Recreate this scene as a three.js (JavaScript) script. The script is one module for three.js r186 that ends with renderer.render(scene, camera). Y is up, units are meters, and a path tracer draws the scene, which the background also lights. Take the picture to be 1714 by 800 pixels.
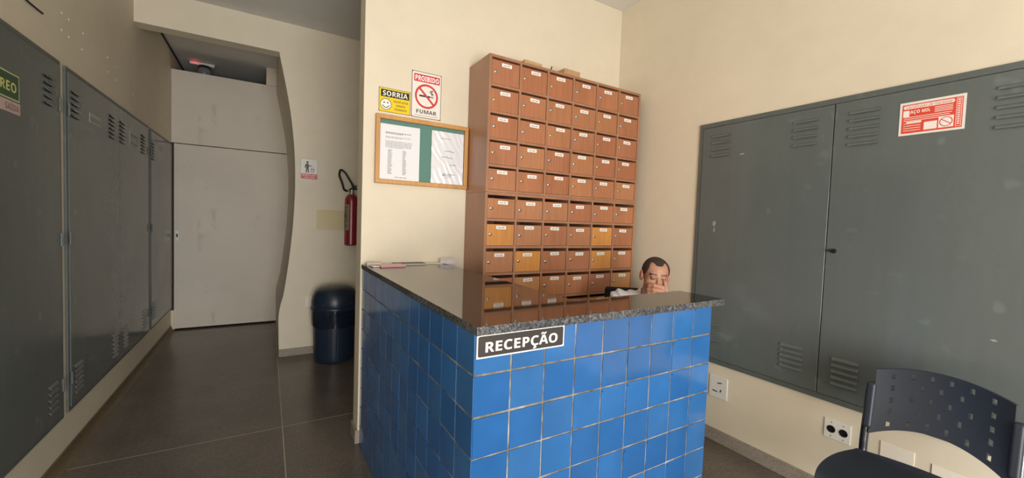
import * as THREE from 'three';
import { RoundedBoxGeometry } from 'three/addons/geometries/RoundedBoxGeometry.js';
import { RectAreaLightUniformsLib } from 'three/addons/lights/RectAreaLightUniformsLib.js';
import { MarchingCubes } from 'three/addons/objects/MarchingCubes.js';
import { mergeGeometries, mergeVertices } from 'three/addons/utils/BufferGeometryUtils.js';

// ------------------------------------------------------------------ camera, light, exposure
const scene = new THREE.Scene();
const camera = new THREE.PerspectiveCamera(60.66, 1714 / 800, 0.05, 60);
camera.position.set(0, 1.42, 0);
camera.rotation.set(-0.0424, -0.5412, 0.0354, 'YXZ');
scene.add(camera);

const renderer = new THREE.WebGLRenderer({ antialias: true });
renderer.toneMapping = THREE.LinearToneMapping;
renderer.toneMappingExposure = 1.0;
renderer.shadowMap.enabled = true;

// pale overcast sky outside the entrance behind the camera
scene.background = new THREE.Color(0.82, 0.9, 1.0);
scene.backgroundIntensity = 1.6;

// daylight entering through the open street entrance (x, y, z of the opening below)
const OPEN = { x0: -0.9, x1: 1.4, y0: 0.0, y1: 2.05, z: 2.7 };
RectAreaLightUniformsLib.init();
const daylight = new THREE.RectAreaLight(new THREE.Color(1.0, 0.985, 0.965), 11.8, OPEN.x1 - OPEN.x0, OPEN.y1 - OPEN.y0);
daylight.position.set((OPEN.x0 + OPEN.x1) / 2, (OPEN.y0 + OPEN.y1) / 2, OPEN.z - 0.02);
daylight.name = 'daylight';
scene.add(daylight);

// ------------------------------------------------------------------ measures (metres)
const XC = 0.505, ZC = -1.0228, XR = 2.595, XL = -0.956, ZM = -2.615, ZF = -2.314, ZB = -4.586, ZD = -6.106, CEIL = 3.25;

// ------------------------------------------------------------------ helpers
let seed = 7;
const rnd = () => { seed = (seed * 1664525 + 1013904223) >>> 0; return seed / 4294967296; };
const rr = (a, b) => a + (b - a) * rnd();
const V = (x, y, z) => new THREE.Vector3(x, y, z);
const taken = {};
function numbered(n) { const k = taken[n] = (taken[n] ?? -1) + 1; return k ? `${n}_${String(k).padStart(3, '0')}` : n; }
function mesh(name, geo, mat, parent) {
  const m = new THREE.Mesh(geo, mat);
  m.name = parent && parent !== scene ? name : numbered(name);
  m.castShadow = m.receiveShadow = true;
  (parent || scene).add(m);
  return m;
}
function tag(o, label, category, group) { o.userData.label = label; o.userData.category = category; if (group) o.userData.group = group; return o; }
function thing(name, label, category, p = [0, 0, 0], ry = 0, group) {
  const g = new THREE.Group(); g.name = numbered(name); g.position.set(...p); g.rotation.y = ry; scene.add(g);
  return tag(g, label, category, group);
}
function structure(name, geo, mat) { const m = mesh(name, geo, mat); m.userData.kind = 'structure'; return m; }
// texture coordinates in metres, by the axis each face points along
function boxUV(g, s = 1, ou = 0, ov = 0) {
  if (g.index) g = g.toNonIndexed();
  const p = g.attributes.position, uv = new Float32Array(p.count * 2);
  for (let i = 0; i < p.count; i += 3) {
    const a = V(p.getX(i), p.getY(i), p.getZ(i)), b = V(p.getX(i + 1), p.getY(i + 1), p.getZ(i + 1)), c = V(p.getX(i + 2), p.getY(i + 2), p.getZ(i + 2));
    const n = b.clone().sub(a).cross(c.clone().sub(a)); const ax = Math.abs(n.x), ay = Math.abs(n.y), az = Math.abs(n.z);
    [a, b, c].forEach((q, k) => {
      let u, v;
      if (ax >= ay && ax >= az) { u = q.z; v = q.y; } else if (ay >= az) { u = q.x; v = q.z; } else { u = q.x; v = q.y; }
      uv[(i + k) * 2] = u * s + ou; uv[(i + k) * 2 + 1] = v * s + ov;
    });
  }
  g.setAttribute('uv', new THREE.BufferAttribute(uv, 2));
  return g;
}
const bx = (w, h, d, x = 0, y = 0, z = 0) => boxUV(new THREE.BoxGeometry(w, h, d).translate(x, y, z));
const rbx = (w, h, d, r, x = 0, y = 0, z = 0, seg = 1) => boxUV(new RoundedBoxGeometry(w, h, d, seg, r).translate(x, y, z));
const span = (x0, x1, y0, y1, z0, z1) => bx(x1 - x0, y1 - y0, z1 - z0, (x0 + x1) / 2, (y0 + y1) / 2, (z0 + z1) / 2);
const rspan = (r, x0, x1, y0, y1, z0, z1) => rbx(x1 - x0, y1 - y0, z1 - z0, r, (x0 + x1) / 2, (y0 + y1) / 2, (z0 + z1) / 2);
const merge = (l) => mergeGeometries(l.map((g) => { g = g.index ? g.toNonIndexed() : g; for (const k of Object.keys(g.attributes)) if (!['position', 'normal', 'uv'].includes(k)) g.deleteAttribute(k); return g; }));
function tube(pts, r, seg = 32, rad = 10, closed = false) { return new THREE.TubeGeometry(new THREE.CatmullRomCurve3(pts.map((p) => V(...p)), closed, 'centripetal'), seg, r, rad, closed); }
const lathe = (pts, n = 40) => new THREE.LatheGeometry(pts.map((p) => new THREE.Vector2(p[0], p[1])), n);
const cyl = (r0, r1, h, n = 20) => new THREE.CylinderGeometry(r0, r1, h, n);
// a sheet with thickness over a grid; hole(i, j) leaves cells out
function shell(nu, nv, at, th, hole = () => false) {
  const P = [], N = [], id = (i, j) => i * (nv + 1) + j;
  for (let i = 0; i <= nu; i++) for (let j = 0; j <= nv; j++) {
    const u = i / nu, v = j / nv, e = 1e-3, p = at(u, v);
    const du = at(u + e, v).sub(at(u - e, v)), dv = at(u, v + e).sub(at(u, v - e));
    P.push(p); N.push(du.cross(dv).normalize());
  }
  const pos = [], idx = [];
  for (const s of [0.5, -0.5]) P.forEach((p, k) => pos.push(p.x + N[k].x * th * s, p.y + N[k].y * th * s, p.z + N[k].z * th * s));
  const o = P.length, full = (i, j) => i >= 0 && j >= 0 && i < nu && j < nv && !hole(i, j);
  const wallv = [], wall = (a, b) => { wallv.push([a, b]); };
  for (let i = 0; i < nu; i++) for (let j = 0; j < nv; j++) {
    if (!full(i, j)) continue;
    const a = id(i, j), b = id(i + 1, j), c = id(i + 1, j + 1), d = id(i, j + 1);
    idx.push(a, b, c, a, c, d, o + a, o + c, o + b, o + a, o + d, o + c);
    if (!full(i, j - 1)) wall(b, a); if (!full(i + 1, j)) wall(c, b); if (!full(i, j + 1)) wall(d, c); if (!full(i - 1, j)) wall(a, d);
  }
  const q = (k) => [pos[k * 3], pos[k * 3 + 1], pos[k * 3 + 2]];
  for (const [a, b] of wallv) { const n = pos.length / 3; pos.push(...q(a), ...q(b), ...q(o + b), ...q(o + a)); idx.push(n, n + 1, n + 2, n, n + 2, n + 3); }
  const g = new THREE.BufferGeometry(); g.setAttribute('position', new THREE.Float32BufferAttribute(pos, 3)); g.setIndex(idx); g.computeVertexNormals();
  return g;
}

// ------------------------------------------------------------------ noise and textures
const hash = (x, y, s) => { let h = (x * 374761393 + y * 668265263 + s * 974711) | 0; h = Math.imul(h ^ (h >>> 13), 1274126177); return ((h ^ (h >>> 16)) >>> 0) / 4294967296; };
function vnoise(x, y, px, py, s) {
  const xi = Math.floor(x), yi = Math.floor(y), fx = x - xi, fy = y - yi, w = (t) => t * t * (3 - 2 * t);
  const m = (a, n) => ((a % n) + n) % n, h = (a, b) => hash(m(a, px), m(b, py), s);
  const a = h(xi, yi), b = h(xi + 1, yi), c = h(xi, yi + 1), d = h(xi + 1, yi + 1), u = w(fx), v = w(fy);
  return a + (b - a) * u + (c - a) * v + (a - b - c + d) * u * v;
}
function fbm(u, v, fx, fy, oct, s) { let r = 0, a = 0.5, t = 0; for (let o = 0; o < oct; o++) { r += a * vnoise(u * fx, v * fy, fx, fy, s + o); t += a; a *= 0.55; fx *= 2; fy *= 2; } return r / t; }
function tex(n, f, srgb = true, rep = [1, 1]) {
  const d = new Uint8Array(n * n * 4);
  for (let j = 0; j < n; j++) for (let i = 0; i < n; i++) {
    const c = f(i / n, j / n), k = (j * n + i) * 4;
    for (let q = 0; q < 3; q++) d[k + q] = Math.max(0, Math.min(255, (Array.isArray(c) ? c[q] : c) * 255)); d[k + 3] = 255;
  }
  const t = new THREE.DataTexture(d, n, n, THREE.RGBAFormat);
  t.wrapS = t.wrapT = THREE.RepeatWrapping; t.magFilter = THREE.LinearFilter; t.minFilter = THREE.LinearMipmapLinearFilter; t.generateMipmaps = true;
  if (srgb) t.colorSpace = THREE.SRGBColorSpace; t.repeat.set(...rep); t.needsUpdate = true; return t;
}
function canvasTex(w, h, draw) {
  const c = document.createElement('canvas'); c.width = w; c.height = h; draw(c.getContext('2d'), w, h);
  const t = new THREE.CanvasTexture(c); t.colorSpace = THREE.SRGBColorSpace; return t;
}
const T = {
  plaster: tex(256, (u, v) => { const a = fbm(u, v, 3, 3, 4, 11), b = fbm(u, v, 24, 24, 2, 21); return 0.93 + 0.06 * a + 0.02 * (b - 0.5); }, true, [0.5, 0.5]),
  plasterBump: tex(256, (u, v) => 0.5 * fbm(u, v, 6, 6, 3, 31) + 0.5 * fbm(u, v, 60, 60, 2, 41), false, [0.8, 0.8]),
  wood: tex(512, (u, v) => { const w = fbm(u, v, 5, 2, 3, 51), g = fbm(u + 0.02 * w, v, 48, 2, 3, 61), f = fbm(u, v, 200, 10, 1, 71); return 0.78 + 0.12 * g + 0.1 * (w - 0.5) + 0.05 * f; }, true, [1.6, 1.6]),
  floor: tex(512, (u, v) => { const a = fbm(u, v, 4, 4, 4, 81), s = hash(Math.floor(u * 512), Math.floor(v * 512), 91), b = fbm(u, v, 90, 90, 2, 95); let c = 0.8 + 0.12 * (a - 0.5) + 0.16 * (b - 0.5); if (s > 0.93) c += 0.12; if (s < 0.06) c -= 0.14; return [c, c * 0.985, c * 0.96]; }, true, [1.2, 1.2]),
  floorRough: tex(256, (u, v) => 0.42 + 0.3 * fbm(u, v, 5, 5, 4, 101), false, [0.6, 0.6]),
  granite: tex(512, (u, v) => { const b = fbm(u, v, 64, 64, 3, 111), s = hash(Math.floor(u * 256), Math.floor(v * 256), 121); let c = 0.16 + 0.12 * (b - 0.5); if (s > 0.9) c += 0.12; return c; }, true, [3, 3]),
  graniteRaw: tex(512, (u, v) => { const b = fbm(u, v, 80, 80, 3, 131), s = hash(Math.floor(u * 300), Math.floor(v * 300), 141); let c = 0.26 + 0.5 * (b - 0.45); if (s > 0.86) c += 0.3; return c; }, true, [2, 2]),
  paint: tex(512, (u, v) => { const a = fbm(u, v, 3, 3, 4, 151), st = fbm(u, v, 40, 4, 3, 161), k = fbm(u, v, 14, 14, 3, 171); let c = 0.9 + 0.08 * (a - 0.5) + 0.03 * (st - 0.5); if (k > 0.78) c += (k - 0.78) * 0.8; return c; }, true, [0.7, 0.7]),
  paintRough: tex(256, (u, v) => 0.5 + 0.35 * (fbm(u, v, 4, 4, 4, 181) - 0.5), false, [0.8, 0.8]),
  tile: tex(256, (u, v) => { const a = fbm(u, v, 3, 3, 3, 191); let c = 0.9 + 0.16 * (a - 0.5); const s = fbm(u, v, 40, 40, 1, 199); if (s > 0.985) c *= 0.5; return [c, c, c]; }, true, [2.3, 2.3]),
  grout: tex(256, (u, v) => { const a = fbm(u, v, 20, 20, 3, 201), b = fbm(u, v, 5, 5, 3, 211); let c = 0.62 + 0.5 * (b - 0.5) + 0.5 * (a - 0.5); return [c, c * 0.98, c * 0.94]; }, true, [1.5, 1.5]),
  door: tex(512, (u, v) => { const a = fbm(u, v, 3, 4, 4, 221), k = fbm(u, v, 9, 5, 4, 231); let c = 0.95 + 0.06 * (a - 0.5); if (k > 0.7) c -= (k - 0.7) * 0.45; return [c, c * 0.985, c * 0.96]; }, true, [0.8, 0.8]),
  smooth: tex(256, (u, v) => fbm(u, v, 8, 8, 3, 241), false, [4, 4]),
};
const std = (color, rough, o = {}) => new THREE.MeshStandardMaterial({ color, roughness: rough, metalness: 0, ...o });
const phys = (color, rough, o = {}) => new THREE.MeshPhysicalMaterial({ color, roughness: rough, metalness: 0, ...o });
const M = {
  wall: std('#eee2ca', 0.6, { map: T.plaster, bumpMap: T.plasterBump, bumpScale: 0.0012 }),
  ceiling: std('#e9e6df', 0.85, { map: T.plaster }),
  floor: phys('#877e77', 0.42, { map: T.floor, roughnessMap: T.floorRough, ior: 1.5 }),
  strip: std('#c9bda4', 0.5),
  skirting: std('#c2b9ad', 0.6, { map: T.floor }),
  cove: std('#8c7a60', 0.55, { map: T.floor }),
  granite: phys('#8a8487', 0.05, { map: T.granite, ior: 2.3 }),
  graniteRaw: std('#d9d9dc', 0.75, { map: T.graniteRaw }),
  grout: std('#d9d4ca', 0.9, { map: T.grout }),
  cabinetGrey: phys('#6e7573', 0.36, { map: T.paint, roughnessMap: T.paintRough, bumpMap: T.smooth, bumpScale: 0.0006, ior: 1.5 }),
  cabinetFrame: phys('#696f6c', 0.45, { map: T.paint, ior: 1.5 }),
  dark: std('#17181a', 0.7),
  doorWhite: std('#e6dfd5', 0.55, { map: T.door }),
  whitePlastic: std('#e9e6df', 0.4),
  beigePlastic: std('#d9c99c', 0.5), creamPlastic: std('#f0e7d6', 0.5),
  blackPlastic: std('#101114', 0.4),
  chairPlastic: phys('#2a303b', 0.4, { bumpMap: T.smooth, bumpScale: 0.0002, ior: 1.5 }),
  steel: std('#b8bac0', 0.3, { metalness: 1 }),
  blackSteel: phys('#161a20', 0.3, { clearcoat: 0.5, clearcoatRoughness: 0.15 }),
  brass: std('#c3b48f', 0.35, { metalness: 1 }),
};

// ------------------------------------------------------------------ the room
const floorGroup = structure('floor', span(XL - 0.2, XR + 0.2, -0.12, -0.0006, -9, OPEN.z + 0.2), M.strip);
{ // polished slabs between thin dividing strips
  const xs = [XL - 0.02, 0.1, XR + 0.02], zs = [-8.9, -3.05, OPEN.z + 0.15];
  for (let i = 0; i < 2; i++) for (let j = 0; j < 2; j++) mesh('floor_slab', rspan(0.0008, xs[i] + 0.0022, xs[i + 1] - 0.0022, -0.05, 0, zs[j] + 0.0022, zs[j + 1] - 0.0022), M.floor, floorGroup);
}
structure('ceiling', span(XL - 0.2, XR + 0.2, CEIL, CEIL + 0.12, -9, OPEN.z + 0.2), M.ceiling);
structure('wall_left', span(XL - 0.16, XL, 0, CEIL, -9, OPEN.z + 0.2), M.wall);
structure('wall_right', span(XR, XR + 0.16, 0, CEIL, -4.75, OPEN.z + 0.2), M.wall);
structure('wall_middle', rspan(0.004, 0.494, XR, 0, CEIL, ZM - 0.147, ZM), M.wall);
structure('wall_front', merge([span(XL, OPEN.x0, 0, CEIL, OPEN.z, OPEN.z + 0.15), span(OPEN.x1, XR, 0, CEIL, OPEN.z, OPEN.z + 0.15), span(OPEN.x0, OPEN.x1, OPEN.y1, CEIL, OPEN.z, OPEN.z + 0.15)]), M.wall);
{ // back wall: lintel and the part with the curved edge, which runs back to the door
  const prof = [[0.112, 0], [0.108, 0.2], [0.106, 0.4], [0.122, 0.52], [0.149, 0.639], [0.187, 0.934], [0.22, 1.29], [0.235, 1.645], [0.229, 1.996], [0.198, 2.34], [0.154, 2.619], [0.101, 2.891], [0.088, 2.965]];
  const curve = new THREE.SplineCurve(prof.map((p) => new THREE.Vector2(...p))).getPoints(60);
  const sh = new THREE.Shape([...curve, new THREE.Vector2(0.088, CEIL), new THREE.Vector2(1.0, CEIL), new THREE.Vector2(1.0, 0)]);
  const g = boxUV(new THREE.ExtrudeGeometry(sh, { depth: ZB - ZD, bevelEnabled: false }).translate(0, 0, ZD));
  structure('wall_back', merge([g, span(XL, 0.0885, 2.962, CEIL, ZB - 0.15, ZB), span(1.0, XR, 0, CEIL, ZB - 0.15, ZB)]), M.wall);
  structure('baseboard_back', merge([rspan(0.003, 0.112, XR - 0.01, 0.0, 0.075, ZB, ZB + 0.014)]), M.skirting);
}
structure('wall_far', merge([span(XL, 1.1, 0, CEIL, -8.6, -8.45), span(1.0, 1.15, 0, CEIL, -8.45, ZD)]), M.wall);
structure('wall_pier', span(-0.022, 0.5, 3.035, CEIL, ZD - 0.12, ZD - 0.002), M.wall);
structure('baseboard_right', rspan(0.003, XR - 0.014, XR, 0, 0.082, ZM, OPEN.z), M.skirting);
structure('baseboard_middle', merge([rspan(0.003, 0.48, 0.504, 0, 0.085, ZM - 0.16, ZM + 0.001), rspan(0.003, 0.48, XR - 0.02, 0, 0.085, ZM - 0.16, ZM - 0.146)]), M.skirting);
{ // white filler dots in old screw holes
  const w = scene.getObjectByName('wall_left'), g = new THREE.SphereGeometry(0.007, 10, 8).scale(0.4, 1, 1);
  for (const [y, z] of [[2.454, -3.191], [2.456, -3.283], [2.364, -3.188], [2.457, -3.491], [2.36, -3.281], [2.355, -3.47], [2.457, -3.931], [2.451, -4.127], [2.359, -3.929], [2.356, -4.125], [2.359, -4.564]]) { const m = mesh('filler_dot', g, M.whitePlastic, w); m.position.set(XL, y, z); }
}
{ // coved foot of the left wall
  const sh = new THREE.Shape(); sh.moveTo(0, 0); sh.lineTo(0.045, 0); sh.quadraticCurveTo(0.012, 0.006, 0.006, 0.06); sh.lineTo(0, 0.065); sh.closePath();
  structure('baseboard_left', boxUV(new THREE.ExtrudeGeometry(sh, { depth: 8.6, bevelEnabled: false, curveSegments: 8 }).translate(XL, 0, ZD + 0.01)), M.cove);
}
{ // far door with fixed panel above
  const d = structure('door_1', rspan(0.004, -0.929, 0.42, 0.018, 2.188, ZD - 0.045, ZD - 0.004), M.doorWhite);
  mesh('edge_strip', rspan(0.002, -0.929, -0.9, 0.018, 2.188, ZD - 0.004, ZD - 0.0015), M.doorWhite, d);
  const h = mesh('latch', rspan(0.003, -0.915, -0.885, 1.06, 1.18, ZD - 0.004, ZD + 0.006), M.whitePlastic, d);
  mesh('keyhole', rspan(0.002, -0.907, -0.893, 1.1, 1.14, ZD + 0.005, ZD + 0.009), M.dark, d);
  structure('trim_1', rspan(0.004, XL + 0.001, 0.42, 2.196, 3.033, ZD - 0.045, ZD), M.doorWhite);
  // foot of the wall beside the door gap
  structure('trim_2', span(XL + 0.001, -0.928, 0, 0.24, ZD - 0.045, ZD + 0.01), M.wall);
}

// ------------------------------------------------------------------ reception counter
{
  const c = thing('reception_counter', 'L-shaped reception counter clad in glossy square blue tiles', 'counter', [XC, 0, ZC]);
  const P = 0.1221, W = 9 * 0.12268, D = 13 * 0.1225, top = 1.0995, px = 0.12268, pz = 0.1225;
  mesh('masonry_core', merge([rspan(0.002, 0.002, W - 0.001, 0, top, -0.178, -0.0032), rspan(0.002, 0.0032, 0.46, 0, top, -D + 0.003, -0.17)]), M.grout, c);
  const variants = (w, h) => [0, 1, 2, 3, 4, 5].map((k) => boxUV(new RoundedBoxGeometry(w, h, 0.009, 1, 0.0016), 1, k * 0.37 + 0.05, k * 0.61 + 0.1));
  const tg = variants(0.1168, 0.1162), tgs = variants(0.117, 0.1165);
  const blues = ['#2c68a9', '#2863a3', '#326fb0', '#2d67a7', '#356eab'].map((h) => phys(h, 0.12, { map: T.tile, ior: 1.5 }));
  for (let j = 0; j < 9; j++) {
    for (let i = 0; i < 9; i++) {
      const t = mesh('tile', tg[Math.floor(rnd() * 6)], blues[Math.floor(rnd() * 5)], c);
      t.position.set(px * (i + 0.5) + rr(-0.0006, 0.0006), top - P * (j + 0.5) + rr(-0.0006, 0.0006), -0.0045 + rr(-0.0006, 0.0006)); t.rotation.set(rr(-0.006, 0.006), rr(-0.006, 0.006), rr(-0.006, 0.006));
    }
    for (let i = 0; i < 13; i++) {
      const t = mesh('tile', tgs[Math.floor(rnd() * 6)], blues[Math.floor(rnd() * 5)], c);
      t.position.set(0.0045 + rr(-0.0006, 0.0006), top - P * (j + 0.5) + rr(-0.0006, 0.0006), -pz * (i + 0.5) + rr(-0.0005, 0.0005)); t.rotation.set(rr(-0.006, 0.006), -Math.PI / 2 + rr(-0.006, 0.006), rr(-0.006, 0.006));
    }
  }
}
{
  const s = new THREE.Shape([[0.5, 1.002], [1.662, 1.002], [1.662, 1.222], [1.02, 1.222], [1.02, 2.6135], [0.5, 2.6135]].map((p) => new THREE.Vector2(...p)));
  const g = new THREE.ExtrudeGeometry(s, { depth: 0.0235, bevelEnabled: true, bevelThickness: 0.001, bevelSize: 0.001, bevelOffset: -0.001, bevelSegments: 1 }).rotateX(-Math.PI / 2).translate(0, 1.1005, 0);
  // shape y is depth: after the turn it points to -z
  tag(mesh('countertop', g, [M.granite, M.graniteRaw]), 'polished dark granite slab lying on the blue tiled counter', 'countertop');
}

// ------------------------------------------------------------------ mailbox cabinets
const woodTone = (hex, rough = 0.42) => phys(hex, rough, { map: T.wood, clearcoat: 0.35, clearcoatRoughness: 0.25, bumpMap: T.wood, bumpScale: 0.0003 });
const WD = {
  frame: woodTone('#bf8866'),
  plain: ['#c88157', '#cb865a', '#c27a52', '#ce8b5e', '#c57f59'].map((h) => woodTone(h)), orange: ['#f2a552', '#eda04f'].map((h) => woodTone(h)),
};
const labelCols = 6, labelRows = 10;
const labelTex = canvasTex(1024, 512, (x, w, h) => {
  const cw = w / labelCols, ch = h / labelRows; x.fillStyle = '#f3efe8'; x.fillRect(0, 0, w, h); x.fillStyle = '#55524f'; x.font = `bold ${ch * 0.52}px sans-serif`; x.textAlign = 'center'; x.textBaseline = 'middle';
  for (let j = 0; j < labelRows; j++) for (let i = 0; i < labelCols; i++) x.fillText(`Sala ${(5 - Math.floor(j / 2)) * 100 + (j % 2) * 6 + i + 1}`, (i + 0.5) * cw, (j + 0.52) * ch);
});
const labelMat = std('#ffffff', 0.6, { map: labelTex });
const labelGeo = {};
function mailLabel(i, j) {
  const g = new THREE.BoxGeometry(0.074, 0.022, 0.0012), uv = g.attributes.uv, n = g.attributes.normal;
  for (let k = 0; k < uv.count; k++) { const f = n.getZ(k) > 0.5; uv.setXY(k, (i + (f ? 0.06 + 0.88 * uv.getX(k) : 0.02)) / labelCols, 1 - (j + (f ? 1 - uv.getY(k) : 0.03)) / labelRows); }
  return g;
}
const lockRing = lathe([[0, 0.005], [0.005, 0.005], [0.006, 0.004], [0.0105, 0.0035], [0.0112, 0]], 18).rotateX(Math.PI / 2);
const lockBar = cyl(0.004, 0.004, 0.003, 12).rotateX(Math.PI / 2).translate(0, 0, 0.006);
function mailCabinet(name, label, y0, bounds, firstRow, upper) {
  const X0 = 1.183, X1 = 2.538, w = X1 - X0, H = bounds[0] - y0, D = ZF - ZM - 0.003, b = 0.018, n = 6;
  const c = thing(name, label, 'mailbox cabinet', [X0 + w / 2, y0, ZF]);
  const x0 = -w / 2, x1 = w / 2, sideM = WD.frame, rb = (...a) => rspan(0.0015, ...a);
  mesh('side_panel', rb(x0, x0 + b, 0, H, -D, 0), sideM, c); mesh('side_panel', rb(x1 - b, x1, 0, H, -D, 0), sideM, c);
  mesh('back_panel', span(x0 + b, x1 - b, 0.005, H - 0.005, -D, -D + 0.006), WD.frame, c);
  mesh('top_panel', rb(x0 + b, x1 - b, H - b, H, -D + 0.006, 0.0005), WD.frame, c);
  const cw = (w - 2 * b + 0.016) / n;
  const ys = bounds.map((q) => q - y0);
  for (let j = 1; j < ys.length; j++) mesh(j === ys.length - 1 ? 'bottom_panel' : 'shelf', rb(x0 + b, x1 - b, Math.max(0, ys[j] - 0.008), Math.max(0, ys[j] - 0.008) + 0.016, -D + 0.006, -0.0005), WD.frame, c);
  for (let i = 1; i < n; i++) { const x = x0 + b - 0.008 + cw * i; mesh('divider', rb(x - 0.008, x + 0.008, 0.01, H - 0.005, -D + 0.006, 0), WD.frame, c); }
  for (let j = 0; j + 1 < ys.length; j++) for (let i = 0; i < n; i++) {
    const r = j + firstRow, ct = (j ? ys[j] - 0.008 : ys[0] - b), cb = Math.max(0, ys[j + 1] - 0.008) + 0.016;
    const xl = x0 + b + (i ? cw * i : 0) + 0.0025, xr = x0 + b - 0.016 + cw * (i + 1) - 0.0025, slot = upper ? 0.011 : 0.019;
    const orange = [[6, 0], [6, 4], [7, 1], [7, 4]].some(([a, q]) => a === r && q === i), warm = [[8, 5], [8, 1]].some(([a, q]) => a === r && q === i);
    const set = orange ? WD.orange : warm ? [woodWarm] : WD.plain;
    const dw = xr - xl, dh = ct - slot - cb - 0.003;
    const d = mesh('mailbox_door', boxUV(new RoundedBoxGeometry(dw, dh, 0.013, 1, 0.0015), 1, rnd() * 3, rnd() * 3), set[Math.floor(rnd() * set.length)], c);
    d.position.set((xl + xr) / 2, cb + 0.0015 + dh / 2, -0.0105 + rr(-0.001, 0.0015)); d.rotation.set(rr(-0.004, 0.012), rr(-0.01, 0.006), rr(-0.003, 0.003));
    const lk = mesh('lock', lockRing, rnd() > 0.4 ? M.steel : M.brass, d); lk.position.set(-dw / 2 + 0.024 + rr(-0.003, 0.003), rr(-0.004, 0.008), 0.0065);
    const lb = mesh('name_label', mailLabel(i, r), labelMat, d); lb.position.set(rr(-0.012, 0.012), dh / 2 - 0.022 + rr(-0.004, 0.004), 0.007); lb.rotation.z = rr(-0.03, 0.03);
  }
  return c;
}
const woodWarm = woodTone('#d89a60');
const upB = [2.467, 2.279, 2.1105, 1.942, 1.7735, 1.605], loB = [1.6045, 1.428, 1.2515, 1.0755, 0.899, 0.722];
const lowC = mailCabinet('mailbox_cabinet', 'lower wooden mailbox cabinet with orange doors behind the counter', 0.722, loB, 5, false);
mesh('plinth', merge([rspan(0.002, -0.66, -0.6, -0.722, 0, -0.28, -0.02), rspan(0.002, 0.6, 0.66, -0.722, 0, -0.28, -0.02), rspan(0.002, -0.6, 0.6, -0.1, 0, -0.28, -0.24)]), WD.frame, lowC);
mailCabinet('mailbox_cabinet', 'upper wooden mailbox cabinet of reddish doors, stacked on the other', 1.605, upB, 0, true);
{ // offcuts lying on top
  const m = [woodTone('#d9b27c', 0.7), woodTone('#d2a878', 0.7)];
  const a = mesh('wood_offcut', rbx(0.145, 0.026, 0.09, 0.002), m[0]); a.position.set(1.52, 2.4803, -2.375); a.rotation.y = 0.05; tag(a, 'thin flat pale board offcut lying on upper mailbox cabinet', 'wood offcut');
  const b = mesh('wood_block', rbx(0.145, 0.042, 0.16, 0.002), m[1]); b.position.set(1.85, 2.4883, -2.41); b.rotation.y = 0.04; tag(b, 'thicker pale wooden block resting on upper mailbox cabinet', 'wood block');
  const k = mesh('cable_stub', tube([[1.655, 2.472, -2.34], [1.675, 2.476, -2.35], [1.69, 2.497, -2.36], [1.7, 2.512, -2.37]], 0.004, 20, 8), M.dark); tag(k, 'short dark cable end curling up between the wood offcuts', 'cable');
}

// ------------------------------------------------------------------ grey metal cabinets
function louver(w) { // pressed vent blade, open below
  const s = new THREE.Shape(); s.moveTo(0, 0.016); s.quadraticCurveTo(0.009, 0.013, 0.011, 0.0); s.lineTo(0.0096, -0.0012); s.quadraticCurveTo(0.0055, 0.009, 0, 0.0125); s.closePath();
  return boxUV(new THREE.ExtrudeGeometry(s, { depth: w, bevelEnabled: false, curveSegments: 5 }).rotateY(-Math.PI / 2).translate(w / 2, 0, 0));
}
const louverGeo = {};
// local frame: x along the wall to the viewer's right, y up, z out of the wall
function metalCabinet(label, p, ry, W, H, doors, f = 0.03) {
  const c = thing('meter_cabinet', label, 'metal cabinet', p, ry);
  const d = 0.012;
  mesh('frame', merge([rspan(0.002, -W / 2, W / 2, H - f, H, -0.004, d), rspan(0.002, -W / 2, W / 2, 0, f, -0.004, d), rspan(0.002, -W / 2, -W / 2 + f, f, H - f, -0.004, d), rspan(0.002, W / 2 - f, W / 2, f, H - f, -0.004, d)]), M.cabinetFrame, c);
  mesh('back_plate', span(-W / 2 + f, W / 2 - f, f, H - f, -0.004, 0.0005), M.cabinetFrame, c);
  for (const q of doors) {
    // sheet-metal door with real slots cut under each louver
    const rect = (C, a, b, e, h) => { const o = new C(); o.moveTo(a, e); o.lineTo(b, e); o.lineTo(b, h); o.lineTo(a, h); o.closePath(); return o; };
    const sh = rect(THREE.Shape, q.x0 + 0.003, q.x1 - 0.003, f + 0.004, H - f - 0.004);
    for (const [x0, x1, ytop, n, pitch] of q.vents) for (let k = 0; k < n; k++) { const y = ytop - pitch * k - 0.018; sh.holes.push(rect(THREE.Path, x0 + 0.006, x1 - 0.006, y, y + 0.008)); }
    const dr = mesh('door', boxUV(new THREE.ExtrudeGeometry(sh, { depth: 0.012, bevelEnabled: true, bevelThickness: 0.001, bevelSize: 0.001, bevelSegments: 1 }).translate(0, 0, 0.003)), M.cabinetGrey, c);
    for (const [x0, x1, ytop, n, pitch] of q.vents) {
      const w = x1 - x0, key = w.toFixed(3), g = louverGeo[key] ||= louver(w);
      for (let k = 0; k < n; k++) {
        const l = mesh('louver', g, M.cabinetGrey, dr); l.position.set((x0 + x1) / 2, ytop - pitch * k - 0.018, 0.0158);
      }
    }
    for (const y of q.hinges || []) mesh('hinge', cyl(0.006, 0.006, 0.07, 10).translate(q.hx, y, 0.018), M.cabinetFrame, dr);
    if (q.latch) { const l = mesh('latch', merge([cyl(0.011, 0.013, 0.012, 16).rotateX(Math.PI / 2).translate(q.latch[0], q.latch[1], 0.022), rbx(0.035, 0.006, 0.006, 0.002, q.latch[0] - 0.014, q.latch[1] + 0.001, 0.028)]), M.blackSteel, dr); }
  }
  return c;
}
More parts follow.
